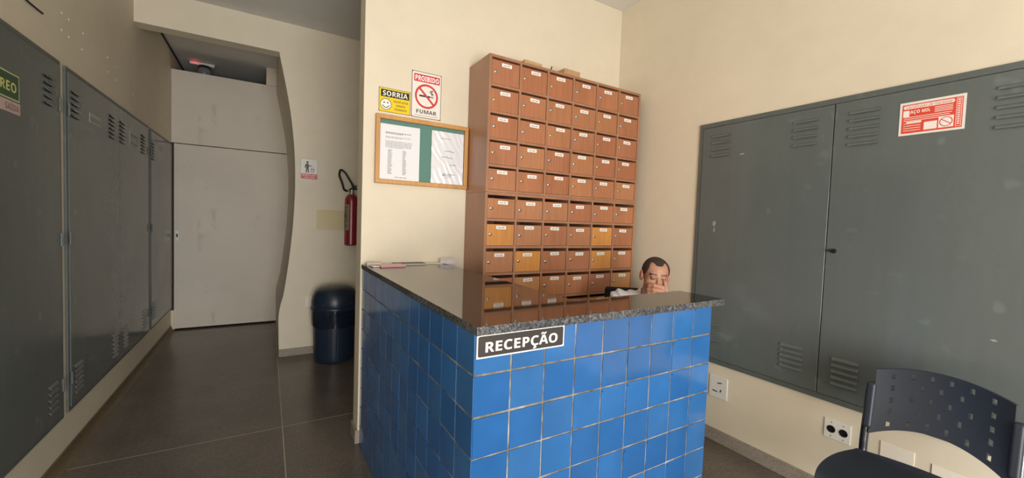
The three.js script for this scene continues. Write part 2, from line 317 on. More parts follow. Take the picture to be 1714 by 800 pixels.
{ // right wall: one wide two-door cabinet
  const z0 = -1.806, z1 = -0.216, zc = (z0 + z1) / 2, yb = 0.517, H = 1.618, L = (z) => z - zc, Y = (y) => y - yb;
  const wide = metalCabinet('wide grey two-door metal cabinet above the black chair', [XR, yb, zc], -Math.PI / 2, z1 - z0, H, [
    { x0: L(-1.776), x1: L(-1.013), vents: [[L(-1.705), L(-1.582), Y(2.05), 4, 0.043], [L(-1.205), L(-1.087), Y(2.05), 4, 0.043], [L(-1.7), L(-1.58), Y(0.79), 4, 0.034], [L(-1.205), L(-1.085), Y(0.775), 5, 0.03]] },
    { x0: L(-1.012), x1: L(-0.246), vents: [[L(-0.945), L(-0.822), Y(2.05), 5, 0.04], [L(-0.445), L(-0.325), Y(2.05), 5, 0.04], [L(-0.95), L(-0.835), Y(0.765), 5, 0.032], [L(-0.445), L(-0.325), Y(0.765), 5, 0.032]], latch: [L(-0.975), Y(1.325)] },
  ]);
  for (const [z, y, a, b] of [[-1.66, 1.455, 0.012, 0.018], [-1.658, 1.412, 0.006, 0.016], [-1.497, 1.9, 0.018, 0.005], [-0.4, 1.0, 0.01, 0.004]]) { // worn spots of missing paint
    const sh = new THREE.Shape(); for (let k = 0; k <= 14; k++) { const t = k / 14 * Math.PI * 2, q = rr(0.7, 1.15); sh[k ? 'lineTo' : 'moveTo'](a * q * Math.cos(t), b * q * Math.sin(t)); }
    mesh('bare_spot', new THREE.ExtrudeGeometry(sh, { depth: 0.0004, bevelEnabled: false }).translate(L(z), Y(y), 0.0159), std('#979b97', 0.7), wide);
  }
}
{ // left wall, local x runs away from the camera
  const yb = 0.262, H = 1.918;
  const row = (label, zn, zf, doors) => { const zc = (zn + zf) / 2, L = (z) => zc - z; return metalCabinet(label, [XL, yb, zc], Math.PI / 2, zn - zf, H, doors(L, (y) => y - yb), 0.022); };
  row('grey metal cabinet bearing the green TÉRREO sign', -1.35, -3.125, (L, Y) => [
    { x0: L(-1.372), x1: L(-2.237), vents: [] },
    { x0: L(-2.238), x1: L(-3.103), vents: [[L(-2.93), L(-3.032), Y(2.07), 5, 0.033], [L(-2.93), L(-3.032), Y(0.5), 5, 0.033]], hx: L(-3.1), hinges: [Y(1.95), Y(1.24), Y(0.45)] }]);
  row('grey two-door metal cabinet with pale nameplate and framed sign', -3.19, -5.0, (L, Y) => [
    { x0: L(-3.212), x1: L(-4.116), vents: [[L(-3.255), L(-3.372), Y(2.07), 5, 0.033], [L(-3.9), L(-4.025), Y(2.07), 6, 0.029], [L(-3.92), L(-4.035), Y(0.51), 6, 0.03], [L(-3.255), L(-3.372), Y(0.51), 6, 0.03]], hx: L(-3.214), hinges: [Y(1.95), Y(1.24), Y(0.45)] },
    { x0: L(-4.117), x1: L(-4.978), vents: [[L(-4.135), L(-4.265), Y(2.07), 6, 0.029], [L(-4.745), L(-4.884), Y(2.07), 6, 0.029], [L(-4.17), L(-4.28), Y(0.51), 6, 0.03], [L(-4.78), L(-4.89), Y(0.51), 6, 0.03]], hx: L(-4.975), hinges: [Y(1.95), Y(1.24), Y(0.45)] }]);
  row('grey metal cabinet beside the white far door', -5.065, -6.085, (L, Y) => [
    { x0: L(-5.087), x1: L(-6.063), vents: [[L(-5.1), L(-5.243), Y(2.055), 6, 0.029], [L(-5.1), L(-5.25), Y(0.52), 6, 0.03]], hx: L(-5.09), hinges: [Y(1.95), Y(1.24), Y(0.45)] }]);
}

// ------------------------------------------------------------------ signs and notices
// thin plate whose front face carries the print; local z faces out of the wall
function plate(name, label, category, w, h, p, ry, draw, o = {}) {
  const k = o.k || 2200, t = canvasTex(Math.round(w * k), Math.round(h * k), draw);
  const th = o.th || 0.002, g = new THREE.BoxGeometry(w, h, th), uv = g.attributes.uv, n = g.attributes.normal;
  for (let i = 0; i < uv.count; i++) if (n.getZ(i) < 0.5) uv.setXY(i, 0.004, 0.004);
  const m = mesh(name, g, std('#ffffff', o.rough ?? 0.35, { map: t })); m.position.set(...p); m.rotation.y = ry; if (o.rz) m.rotateZ(o.rz);
  return tag(m, label, category, o.group);
}
const rrect = (x, a, b, w, h, r) => { x.beginPath(); x.moveTo(a + r, b); x.arcTo(a + w, b, a + w, b + h, r); x.arcTo(a + w, b + h, a, b + h, r); x.arcTo(a, b + h, a, b, r); x.arcTo(a, b, a + w, b, r); x.closePath(); };
const fit = (x, s, cx, y, w, h, wt = 'bold') => { x.save(); x.font = `${wt} ${h}px sans-serif`; x.textAlign = 'center'; x.textBaseline = 'middle'; const m = x.measureText(s).width; x.translate(cx, y); x.scale(w / m, 1); x.fillText(s, 0, 0); x.restore(); };

plate('warning_sign', 'yellow SORRIA sign with smiling face above the noticeboard', 'sign', 0.196, 0.146, [0.68, 2.146, ZM + 0.0015], 0, (x, w, h) => {
  x.fillStyle = '#3a3a2a'; x.fillRect(0, 0, w, h); x.fillStyle = '#f2cf1d'; rrect(x, w * 0.012, h * 0.016, w * 0.976, h * 0.968, h * 0.05); x.fill();
  x.fillStyle = '#1c1b18'; x.fillRect(w * 0.06, h * 0.07, w * 0.9, h * 0.3); x.fillStyle = '#f4f0e4'; fit(x, 'SORRIA', w * 0.51, h * 0.225, w * 0.8, h * 0.29);
  const cx = w * 0.22, cy = h * 0.68, r = h * 0.225; x.fillStyle = '#f6f2ea'; x.beginPath(); x.arc(cx, cy, r, 0, 7); x.fill(); x.lineWidth = h * 0.022; x.strokeStyle = '#2a2820'; x.stroke();
  x.fillStyle = '#1c1b18'; for (const s of [-1, 1]) { x.beginPath(); x.arc(cx + s * r * 0.33, cy - r * 0.3, r * 0.14, 0, 7); x.fill(); } x.beginPath(); x.lineWidth = h * 0.03; x.arc(cx, cy, r * 0.6, 0.25, Math.PI - 0.25); x.stroke();
  x.fillStyle = '#5a4a10'; fit(x, 'VOCÊ ESTÁ', w * 0.69, h * 0.52, w * 0.48, h * 0.12); fit(x, 'SENDO', w * 0.69, h * 0.68, w * 0.3, h * 0.12); fit(x, 'FILMADO', w * 0.69, h * 0.84, w * 0.4, h * 0.12);
});
plate('no_smoking_sign', 'white and red PROIBIDO FUMAR sign with crossed cigarette', 'sign', 0.198, 0.292, [0.884, 2.218, ZM + 0.0015], 0, (x, w, h) => {
  x.fillStyle = '#3d3a39'; x.fillRect(0, 0, w, h); x.fillStyle = '#efe9e2'; rrect(x, w * 0.015, h * 0.01, w * 0.97, h * 0.98, w * 0.05); x.fill();
  x.fillStyle = '#d23a3c'; x.fillRect(w * 0.07, h * 0.055, w * 0.87, h * 0.165); x.fillStyle = '#ffffff'; fit(x, 'PROIBIDO', w * 0.505, h * 0.142, w * 0.82, h * 0.15);
  const cx = w * 0.5, cy = h * 0.52, r = w * 0.36; x.strokeStyle = '#33312f'; x.fillStyle = '#33312f'; x.fillRect(w * 0.25, h * 0.5, w * 0.38, h * 0.038); x.fillStyle = '#8a8684'; x.fillRect(w * 0.65, h * 0.5, w * 0.06, h * 0.038); x.fillRect(w * 0.72, h * 0.5, w * 0.02, h * 0.038);
  x.lineWidth = w * 0.025; x.strokeStyle = '#45423f'; for (const k of [0, 1]) { x.beginPath(); x.moveTo(w * (0.66 + 0.06 * k), h * 0.48); x.bezierCurveTo(w * 0.76, h * 0.44, w * (0.5 + 0.08 * k), h * 0.42, w * (0.68 + 0.04 * k), h * 0.375); x.stroke(); }
  x.strokeStyle = '#d23a3c'; x.lineWidth = w * 0.065; x.beginPath(); x.arc(cx, cy, r, 0, 7); x.stroke(); x.beginPath(); x.moveTo(cx - r * 0.72, cy - r * 0.72); x.lineTo(cx + r * 0.72, cy + r * 0.72); x.stroke();
  x.fillStyle = '#33312f'; fit(x, 'FUMAR', w * 0.5, h * 0.865, w * 0.7, h * 0.115); x.fillStyle = '#77736f'; x.fillRect(w * 0.1, h * 0.945, w * 0.8, h * 0.008);
});
plate('litter_sign', 'small white sign of a figure dropping litter, red strip', 'sign', 0.155, 0.2, [0.358, 1.874, ZB + 0.0015], 0, (x, w, h) => {
  x.fillStyle = '#a9a59c'; x.fillRect(0, 0, w, h); x.fillStyle = '#e9e5dc'; x.fillRect(w * 0.02, h * 0.015, w * 0.96, h * 0.97); x.fillStyle = '#c8413f'; x.fillRect(w * 0.03, h * 0.74, w * 0.94, h * 0.24);
  x.fillStyle = '#ffe9e4'; fit(x, 'JOGUE O LIXO', w * 0.5, h * 0.81, w * 0.82, h * 0.085); fit(x, 'NO LIXO', w * 0.55, h * 0.91, w * 0.6, h * 0.075);
  x.fillStyle = x.strokeStyle = '#26262a'; x.beginPath(); x.arc(w * 0.4, h * 0.17, w * 0.065, 0, 7); x.fill(); x.lineCap = 'round';
  const L = (lw, ...q) => { x.lineWidth = w * lw; x.beginPath(); x.moveTo(w * q[0], h * q[1]); for (let i = 2; i < q.length; i += 2) x.lineTo(w * q[i], h * q[i + 1]); x.stroke(); };
  L(0.15, 0.39, 0.29, 0.4, 0.43); L(0.07, 0.37, 0.46, 0.33, 0.66); L(0.07, 0.43, 0.46, 0.46, 0.66); L(0.055, 0.34, 0.27, 0.27, 0.36, 0.29, 0.45); L(0.055, 0.44, 0.28, 0.54, 0.36, 0.62, 0.34); L(0.03, 0.6, 0.46, 0.64, 0.66, 0.73, 0.66, 0.8, 0.48); L(0.03, 0.68, 0.42, 0.73, 0.47); L(0.03, 0.62, 0.5, 0.76, 0.54);
});
plate('reception_sign', 'black RECEPÇÃO sign with white border on the blue tiles', 'sign', 0.31, 0.068, [0.664, 1.0625, ZC + 0.0035], 0, (x, w, h) => {
  x.fillStyle = '#f2efe9'; x.fillRect(0, 0, w, h); x.fillStyle = '#35302d'; rrect(x, w * 0.012, h * 0.06, w * 0.976, h * 0.88, h * 0.1); x.fill(); x.fillStyle = '#f5f1ea'; fit(x, 'RECEPÇÃO', w * 0.5, h * 0.55, w * 0.85, h * 0.6);
}, { th: 0.003, k: 3000 });
plate('warranty_sticker', 'red and white warranty sticker on the right grey cabinet', 'sticker', 0.216, 0.153, [XR - 0.0172, 1.967, -0.641], -Math.PI / 2, (x, w, h) => {
  x.fillStyle = '#eae4dc'; x.fillRect(0, 0, w, h); x.fillStyle = '#dd4a35'; x.fillRect(w * 0.04, h * 0.07, w * 0.92, h * 0.87); x.fillStyle = '#f3e3db';
  rrect(x, w * 0.06, h * 0.1, w * 0.78, h * 0.11, h * 0.05); x.fill(); x.fillStyle = '#b0403a'; fit(x, 'Certificado de Garantia', w * 0.45, h * 0.157, w * 0.7, h * 0.1, 'italic');
  x.fillStyle = '#f6e9e3'; fit(x, 'AÇO MIL', w * 0.33, h * 0.31, w * 0.32, h * 0.13); x.fillRect(w * 0.06, h * 0.25, w * 0.1, h * 0.19); for (let k = 0; k < 4; k++) x.fillRect(w * 0.55, h * (0.25 + k * 0.045), w * 0.27, h * 0.018);
  for (let k = 0; k < 3; k++) x.fillRect(w * 0.07, h * (0.45 + k * 0.055), w * (0.74 - 0.03 * k), h * 0.018); for (let k = 0; k < 4; k++) x.fillRect(w * 0.07, h * (0.64 + k * 0.07), w * 0.28, h * 0.018); x.fillRect(w * 0.12, h * 0.59, w * 0.24, h * 0.045);
  x.fillRect(w * 0.4, h * 0.66, w * 0.2, h * 0.23); x.fillRect(w * 0.62, h * 0.56, w * 0.22, h * 0.33); x.strokeStyle = '#c4453b'; x.lineWidth = h * 0.02; x.beginPath(); x.ellipse(w * 0.73, h * 0.725, w * 0.09, h * 0.13, 0, 0, 7); x.stroke(); x.beginPath(); x.moveTo(w * 0.66, h * 0.65); x.lineTo(w * 0.8, h * 0.8); x.stroke();
  x.strokeStyle = '#f6e9e3'; x.lineWidth = h * 0.012; x.strokeRect(w * 0.87, h * 0.1, w * 0.07, h * 0.8); x.fillStyle = '#f6e9e3'; for (let k = 0; k < 12; k++) x.fillRect(w * 0.885, h * (0.13 + k * 0.062), w * 0.04, h * 0.035);
}, { rz: 0 });
plate('floor_sign', 'dark green TÉRREO sign with pale border on grey cabinet', 'sign', 0.3, 0.112, [XL + 0.0172, 1.92, -2.535], Math.PI / 2, (x, w, h) => {
  x.fillStyle = '#cfd2a8'; x.fillRect(0, 0, w, h); x.fillStyle = '#24502a'; x.fillRect(w * 0.02, h * 0.05, w * 0.96, h * 0.9); x.fillStyle = '#e2df86'; fit(x, 'TÉRREO', w * 0.5, h * 0.53, w * 0.86, h * 0.5);
});
plate('exit_sign', 'faded pink SAÍDA strip under the green TÉRREO sign', 'sign', 0.3, 0.05, [XL + 0.0172, 1.833, -2.54], Math.PI / 2, (x, w, h) => { x.fillStyle = '#cbb3aa'; x.fillRect(0, 0, w, h); x.fillStyle = '#7d4b46'; fit(x, 'SAÍDA', w * 0.78, h * 0.52, w * 0.38, h * 0.75); });
plate('nameplate', 'pale strip nameplate on the two-door left cabinet', 'nameplate', 0.19, 0.058, [XL + 0.0172, 1.968, -3.615], Math.PI / 2, (x, w, h) => { x.fillStyle = '#a9aca2'; x.fillRect(0, 0, w, h); x.fillStyle = '#6e726a'; x.fillRect(w * 0.04, h * 0.38, w * 0.92, h * 0.4); x.fillStyle = '#8f938a'; for (let k = 0; k < 6; k++) x.fillRect(w * (0.1 + k * 0.14), h * 0.48, w * 0.09, h * 0.2); });
plate('framed_sign', 'grey-green sign with white border between two vent rows', 'sign', 0.24, 0.112, [XL + 0.0172, 1.974, -4.493], Math.PI / 2, (x, w, h) => { x.fillStyle = '#b9bdb0'; x.fillRect(0, 0, w, h); x.fillStyle = '#6a736a'; x.fillRect(w * 0.04, h * 0.08, w * 0.92, h * 0.84); x.fillStyle = '#aab0a0'; for (let k = 0; k < 5; k++) x.fillRect(w * (0.12 + k * 0.16), h * 0.34, w * 0.1, h * 0.36); });
plate('nameplate', 'small light nameplate on the cabinet by the far door', 'nameplate', 0.19, 0.07, [XL + 0.0172, 2.045, -5.487], Math.PI / 2, (x, w, h) => { x.fillStyle = '#9a9e95'; x.fillRect(0, 0, w, h); x.fillStyle = '#6f746c'; for (let k = 0; k < 5; k++) x.fillRect(w * (0.1 + k * 0.16), h * 0.3, w * 0.1, h * 0.4); });

{ // noticeboard and its two documents
  const x0 = 0.563, x1 = 1.179, y0 = 1.629, y1 = 2.052, w = x1 - x0, h = y1 - y0, f = 0.027, oak = woodTone('#eaac62', 0.45);
  const b = thing('noticeboard', 'oak-framed green noticeboard hung left of mailboxes', 'noticeboard', [(x0 + x1) / 2, y0, ZM]);
  const st = (g) => g;
  mesh('frame_rail', st(rspan(0.005, -w / 2, w / 2, h - f, h, 0.0005, 0.032)), oak, b); mesh('frame_rail', st(rspan(0.005, -w / 2, w / 2, 0, f, 0.0005, 0.032)), oak, b);
  mesh('frame_stile', st(rspan(0.005, -w / 2, -w / 2 + f, f - 0.004, h - f + 0.004, 0.0005, 0.0318)), oak, b); mesh('frame_stile', st(rspan(0.005, w / 2 - f, w / 2, f - 0.004, h - f + 0.004, 0.0005, 0.0318)), oak, b);
  mesh('felt_backing', span(-w / 2 + 0.02, w / 2 - 0.02, 0.02, h - 0.02, 0.0005, 0.008), std('#648c82', 0.95, { bumpMap: T.smooth, bumpScale: 0.0004 }), b);
  const sheet = (name, label, cx, cy, pw, ph, wr, draw) => {
    const t = canvasTex(512, 640, draw), g = new THREE.PlaneGeometry(pw, ph, 90, 90), p = g.attributes.position;
    for (let i = 0; i < p.count; i++) { const u = p.getX(i), v = p.getY(i); p.setZ(i, wr ? 0.0011 * Math.sin(140 * u + 85 * v + 9 * fbm(u * 2 + 0.5, v * 2 + 0.5, 5, 5, 2, 401)) * fbm(u * 2 + 0.5, v * 2 + 0.5, 7, 4, 2, 411) * 1.8 + 0.002 : 0.003 * Math.pow(Math.max(0, (u / pw) * 2), 3) + 0.0008 * Math.sin(20 * v)); }
    const front = g.clone(); front.computeVertexNormals();
    const back = g.clone().translate(0, 0, -0.0008); back.computeVertexNormals(); const ix = back.index.array; for (let i = 0; i < ix.length; i += 3) { const q = ix[i]; ix[i] = ix[i + 1]; ix[i + 1] = q; }
    const m = mesh(name, merge([front, back]), phys('#ffffff', wr ? 0.25 : 0.6, { map: t, clearcoat: wr ? 0.8 : 0, clearcoatRoughness: 0.15 })); m.position.set(cx, cy, ZM + 0.0125); return tag(m, label, 'document');
  };
  const lines = (x, a, b2, y, n, dy, th, c) => { x.fillStyle = c; for (let k = 0; k < n; k++) { let q = a; const e = b2 - (k === n - 1 ? (b2 - a) * 0.35 : rnd() * 12); while (q < e) { const l = rr(8, 34); x.fillRect(q, y + k * dy, Math.min(l, e - q), th); q += l + 7; } } };
  sheet('document', 'printed list on white sheet in left half of noticeboard', 0.717, 1.826, 0.25, 0.345, false, (x, w2, h2) => { x.fillStyle = '#ecebee'; x.fillRect(0, 0, w2, h2); lines(x, 70, 400, 90, 2, 12, 7, '#55565c'); lines(x, 70, 400, 140, 2, 13, 5, '#77787e'); lines(x, 70, 410, 190, 7, 12, 5, '#7c7d84'); for (let k = 0; k < 22; k++) { x.fillStyle = '#6c6d74'; x.fillRect(100, 290 + k * 13, rr(40, 60), 5); x.fillRect(290, 290 + k * 13, rr(30, 50), 5); } lines(x, 190, 430, 600, 1, 10, 8, '#6c6d74'); });
  sheet('document', 'letter in a crinkled clear sleeve in right half of noticeboard', 1.036, 1.828, 0.228, 0.345, true, (x, w2, h2) => { x.fillStyle = '#e9eaee'; x.fillRect(0, 0, w2, h2); lines(x, 140, 380, 80, 1, 12, 6, '#77787e'); x.strokeStyle = '#4c4d55'; x.lineWidth = 5; for (const [a, b3, l] of [[210, 235, 150], [160, 310, 180], [290, 400, 110]]) { x.beginPath(); x.moveTo(a, b3); for (let k = 0; k < 10; k++) x.lineTo(a + l * (k + 1) / 10, b3 + rr(-10, 10)); x.stroke(); } lines(x, 180, 390, 515, 2, 16, 8, '#5a5b62'); lines(x, 230, 350, 555, 1, 12, 5, '#77787e'); });
}

// ------------------------------------------------------------------ wall plates
function wallPlate(label, p, ry, w, h, sockets, group, mat = M.whitePlastic, t = 0.007) {
  const g = thing('wall_plate', label, 'wall plate', p, ry, group);
  mesh('cover', rbx(w, h, t, 0.0025, 0, 0, t / 2), mat, g);
  for (const x of sockets) { mesh('socket', lathe([[0, 0.001], [0.012, 0.001], [0.013, 0.003], [0.0185, 0.003], [0.0195, 0]], 24).rotateX(Math.PI / 2).translate(x, 0, t), M.blackPlastic, g); }
  for (const y of sockets.length ? [-0.036, 0.036] : [-0.022, 0.022]) for (const x of sockets.length ? sockets : [0.0]) mesh('screw', cyl(0.003, 0.003, 0.002, 10).rotateX(Math.PI / 2).translate(x, y * (h / 0.1), t), sockets.length ? M.steel : mat, g);
  return g;
}
wallPlate('white wall plate with two black round sockets beside the chair', [XR, 0.377, -0.91], -Math.PI / 2, 0.118, 0.102, [-0.026, 0.028]);
{ const g = wallPlate('blank white wall plate with torn cover near the counter end', [XR, 0.366, -1.574], -Math.PI / 2, 0.125, 0.145, []); for (const [a, b, l, r] of [[0.01, 0.03, 0.03, 0.2], [-0.02, -0.03, 0.035, -0.1], [0.02, -0.02, 0.02, 1.2]]) { const q = mesh('tear', rbx(l, 0.007, 0.002, 0.0008), M.dark, g); q.position.set(a, b, 0.0075); q.rotation.z = r; } }
wallPlate('blank cream wall plate between the two-socket plate and the chair back', [XR, 0.365, -0.672], -Math.PI / 2, 0.125, 0.095, [], undefined, M.creamPlastic, 0.005);
wallPlate('blank cream wall plate hidden partly by the chair seat', [XR, 0.345, -0.49], -Math.PI / 2, 0.125, 0.095, [], undefined, M.creamPlastic, 0.005);
wallPlate('beige blank junction plate next to the fire extinguisher', [0.563, 1.37, ZB], 0, 0.262, 0.2, [], undefined, M.beigePlastic, 0.006);
wallPlate('small white wall plate low behind the waste bin', [0.375, 0.535, ZB], 0, 0.075, 0.115, [], undefined, M.creamPlastic);

// ------------------------------------------------------------------ fire extinguisher
{
  const R = 0.067, g = thing('fire_extinguisher', 'red fire extinguisher with black hose hung on back wall', 'fire extinguisher', [0.752, 1.115, ZB + 0.085]);
  const red = phys('#8e1f2b', 0.32, { clearcoat: 0.5, clearcoatRoughness: 0.2 });
  mesh('cylinder', lathe([[0, 0.004], [R * 0.9, 0], [R, 0.012], [R, 0.46], [R * 0.96, 0.485], [R * 0.75, 0.51], [R * 0.4, 0.527], [0.02, 0.53], [0, 0.53]], 40), red, g);
  const lab = lathe([[R + 0.0006, 0.14], [R + 0.0006, 0.42]], 24); mesh('label', new THREE.CylinderGeometry(R + 0.0008, R + 0.0008, 0.26, 20, 1, true, Math.PI * 1.42, Math.PI * 0.42).translate(0, 0.29, 0), std('#b9b2a6', 0.6, { side: THREE.DoubleSide, map: canvasTex(256, 320, (x, w, h) => { x.fillStyle = '#cfc8ba'; x.fillRect(0, 0, w, h); x.fillStyle = '#5f5a55'; for (let k = 0; k < 18; k++) x.fillRect(20, 20 + k * 16, rr(120, 215), 7); x.fillStyle = '#8d3a3a'; x.fillRect(40, 110, 90, 60); }) }), g);
  mesh('valve', merge([cyl(0.018, 0.022, 0.05, 20).translate(0, 0.552, 0), cyl(0.009, 0.009, 0.06, 12).rotateZ(Math.PI / 2).translate(-0.025, 0.56, 0)]), M.steel, g);
  mesh('handle', merge([rbx(0.11, 0.009, 0.02, 0.003).rotateZ(0.5).translate(0.02, 0.605, 0), rbx(0.1, 0.009, 0.02, 0.003).rotateZ(0.05).translate(0.02, 0.58, 0)]), M.blackSteel, g);
  mesh('hose', tube([[-0.05, 0.56, 0], [-0.075, 0.57, 0.01], [-0.1, 0.64, 0.02], [-0.125, 0.72, 0.01], [-0.11, 0.77, 0.0], [-0.07, 0.745, 0.0], [-0.035, 0.69, 0.005], [0.0, 0.63, 0.015]], 0.0105, 50, 10), M.blackPlastic, g);
  mesh('nozzle', cyl(0.012, 0.019, 0.06, 16).rotateZ(0.6).translate(0.014, 0.605, 0.015), M.blackPlastic, g);
  mesh('wall_bracket', merge([rbx(0.03, 0.09, 0.018, 0.003, 0, 0.5, -0.075), rbx(0.012, 0.012, 0.06, 0.003, 0, 0.53, -0.05)]), M.blackSteel, g);
}

// ------------------------------------------------------------------ waste bin
{
  const g = thing('waste_bin', 'round dark blue waste bin with domed swing lid and bag', 'waste bin', [0.585, 0, -4.33]);
  const m = phys('#222e40', 0.34, { ior: 1.5 }), R = 0.205;
  { // ribbed tapered body
    const n = 120, pr = [[0.0, 0.006], [0.172, 0.0], [0.18, 0.008], [0.183, 0.03], [0.186, 0.06], [0.203, 0.48], [0.208, 0.5], [0.208, 0.515], [0.2, 0.515]];
    const geo = lathe(pr, n), p = geo.attributes.position;
    for (let i = 0; i < p.count; i++) { const x = p.getX(i), y = p.getY(i), z = p.getZ(i), r = Math.hypot(x, z); if (y > 0.05 && y < 0.47 && r > 0.1) { const a = Math.atan2(z, x), k = 1 - 0.012 * (0.5 + 0.5 * Math.cos(a * 40)); p.setX(i, x * k); p.setZ(i, z * k); } }
    geo.computeVertexNormals(); mesh('body', geo, m, g);
  }
  { // crumpled bag edge folded over the rim
    const geo = new THREE.CylinderGeometry(0.216, 0.207, 0.17, 140, 16, true), p = geo.attributes.position;
    for (let i = 0; i < p.count; i++) { const x = p.getX(i), y = p.getY(i), z = p.getZ(i), a = Math.atan2(z, x), v = (y + 0.085) / 0.17; const w = fbm(((a / Math.PI + 1) / 2) % 1, v * 0.2, 26, 6, 3, 301) - 0.5, k = 1 + 0.05 * w; p.setX(i, x * k); p.setZ(i, z * k); p.setY(i, y + 0.44 - (v < 0.02 ? 0.05 * (fbm(((a / Math.PI + 1) / 2) % 1, 0.1, 12, 3, 2, 311) - 0.3) : 0)); }
    geo.computeVertexNormals(); mesh('bin_bag', geo, phys('#1a2230', 0.2, { side: THREE.DoubleSide }), g);
  }
  mesh('rim', lathe([[0.205, 0.5], [0.218, 0.505], [0.22, 0.53], [0.214, 0.54], [0.2, 0.54]], 60), m, g);
  const lid = mesh('lid', lathe([[0.2, 0.532], [0.214, 0.535], [0.212, 0.59], [0.202, 0.64], [0.18, 0.685], [0.14, 0.712], [0.07, 0.725], [0, 0.728]], 60), m, g);
  const flap = new THREE.Shape(); flap.moveTo(-0.13, 0); flap.lineTo(0.13, 0); flap.quadraticCurveTo(0.13, 0.16, 0.06, 0.19); flap.lineTo(-0.06, 0.19); flap.quadraticCurveTo(-0.13, 0.16, -0.13, 0); flap.closePath();
  mesh('swing_flap', boxUV(new THREE.ExtrudeGeometry(flap, { depth: 0.006, bevelEnabled: true, bevelSize: 0.004, bevelThickness: 0.003, bevelSegments: 2 }).rotateX(-0.72).translate(0, 0.565, 0.182)), m, lid);
}

// ------------------------------------------------------------------ lamp beyond the door, cable
{
  const g = thing('emergency_lamp', 'ceiling lamp with grey globe and red indicator above far door', 'lamp', [-0.7, 3.245, -6.42]);
  mesh('housing', rbx(0.25, 0.035, 0.08, 0.006, 0, -0.022, 0), M.whitePlastic, g);
  mesh('collar', cyl(0.06, 0.065, 0.03, 24).translate(0.02, -0.05, 0), M.dark, g);
  mesh('globe', lathe([[0.05, 0], [0.066, -0.03], [0.075, -0.07], [0.066, -0.12], [0.035, -0.15], [0, -0.158]], 32).translate(0.02, -0.05, 0), phys('#70777c', 0.25), g);
  const led = mesh('indicator', new THREE.SphereGeometry(0.008, 12, 8).translate(-0.07, -0.022, 0.042), std('#400508', 0.4, { emissive: '#ff2030', emissiveIntensity: 2 }), g);
  const pl = new THREE.PointLight('#ff2030', 0.0015); pl.position.set(-0.07, -0.022, 0.06); pl.castShadow = true; g.add(pl);
}
tag(mesh('cable', tube([[XL + 0.006, CEIL - 0.012, -4.75], [XL + 0.006, CEIL - 0.012, -6.0], [XL + 0.008, CEIL - 0.012, -7.2], [XL + 0.006, CEIL - 0.012, -8.4]], 0.009, 40, 8), M.dark), 'dark cable running along the corridor wall under the ceiling', 'cable');

tag(mesh('wire', tube([[XL + 0.004, 2.36, -2.7], [XL + 0.005, 2.353, -2.8], [XL + 0.004, 2.358, -2.96]], 0.004, 16, 6), M.dark), 'thin dark wire end on the left wall above the cabinet', 'wire');

// ------------------------------------------------------------------ things lying on the granite
{
  const Y = 1.1258, put = (name, label, cat, w, h, d, x, z, ry, hex, n = 1) => { const g = thing(name, label, cat, [x, Y, z], ry); for (let k = 0; k < n; k++) { const s = mesh(n > 1 ? 'sheet' : 'body', rbx(w, h / n * 0.94, d, Math.min(0.0015, h / n * 0.3), rr(-0.002, 0.002) * (n > 1), h / n * (k + 0.5), 0), std(hex[k % hex.length], 0.55), g); s.rotation.y = n > 1 ? rr(-0.03, 0.03) : 0; } return g; };
  put('leaflet_stack', 'stack of pink leaflets lying flat on the granite top', 'leaflets', 0.15, 0.01, 0.1, 0.645, -2.475, 0.05, ['#e3a9b8', '#e9bcc6', '#d98fa6', '#e8c3c0'], 4);
  put('card_stack', 'low stack of cream cards at the wall end of the granite', 'cards', 0.085, 0.018, 0.06, 0.557, -2.545, -0.1, ['#dcd0c0', '#c9b9a8', '#e3d8ca'], 4);
  put('notepad', 'small white notepad on the granite edge beside pink leaflets', 'notepad', 0.06, 0.006, 0.05, 0.557, -2.465, 0.1, ['#e8e5e2']);
  put('leaflet_stack', 'flat white leaflets with dark top sheet along the wall', 'leaflets', 0.2, 0.009, 0.07, 0.78, -2.565, 0.02, ['#e9e4da', '#d8d2c6', '#5c5650'], 3);
  put('leaflet_stack', 'thin white leaflets beside the little white box', 'leaflets', 0.14, 0.006, 0.07, 0.925, -2.57, -0.08, ['#ece7dd', '#ddd6c8'], 2);
  const b = put('card_box', 'little white cardboard box of cards on the granite top', 'box', 0.075, 0.034, 0.06, 1.035, -2.545, 0.5, ['#eae6ea']);
  mesh('lid', rbx(0.077, 0.012, 0.062, 0.001, 0, 0.032, 0), std('#e2dde0', 0.6), b);
}

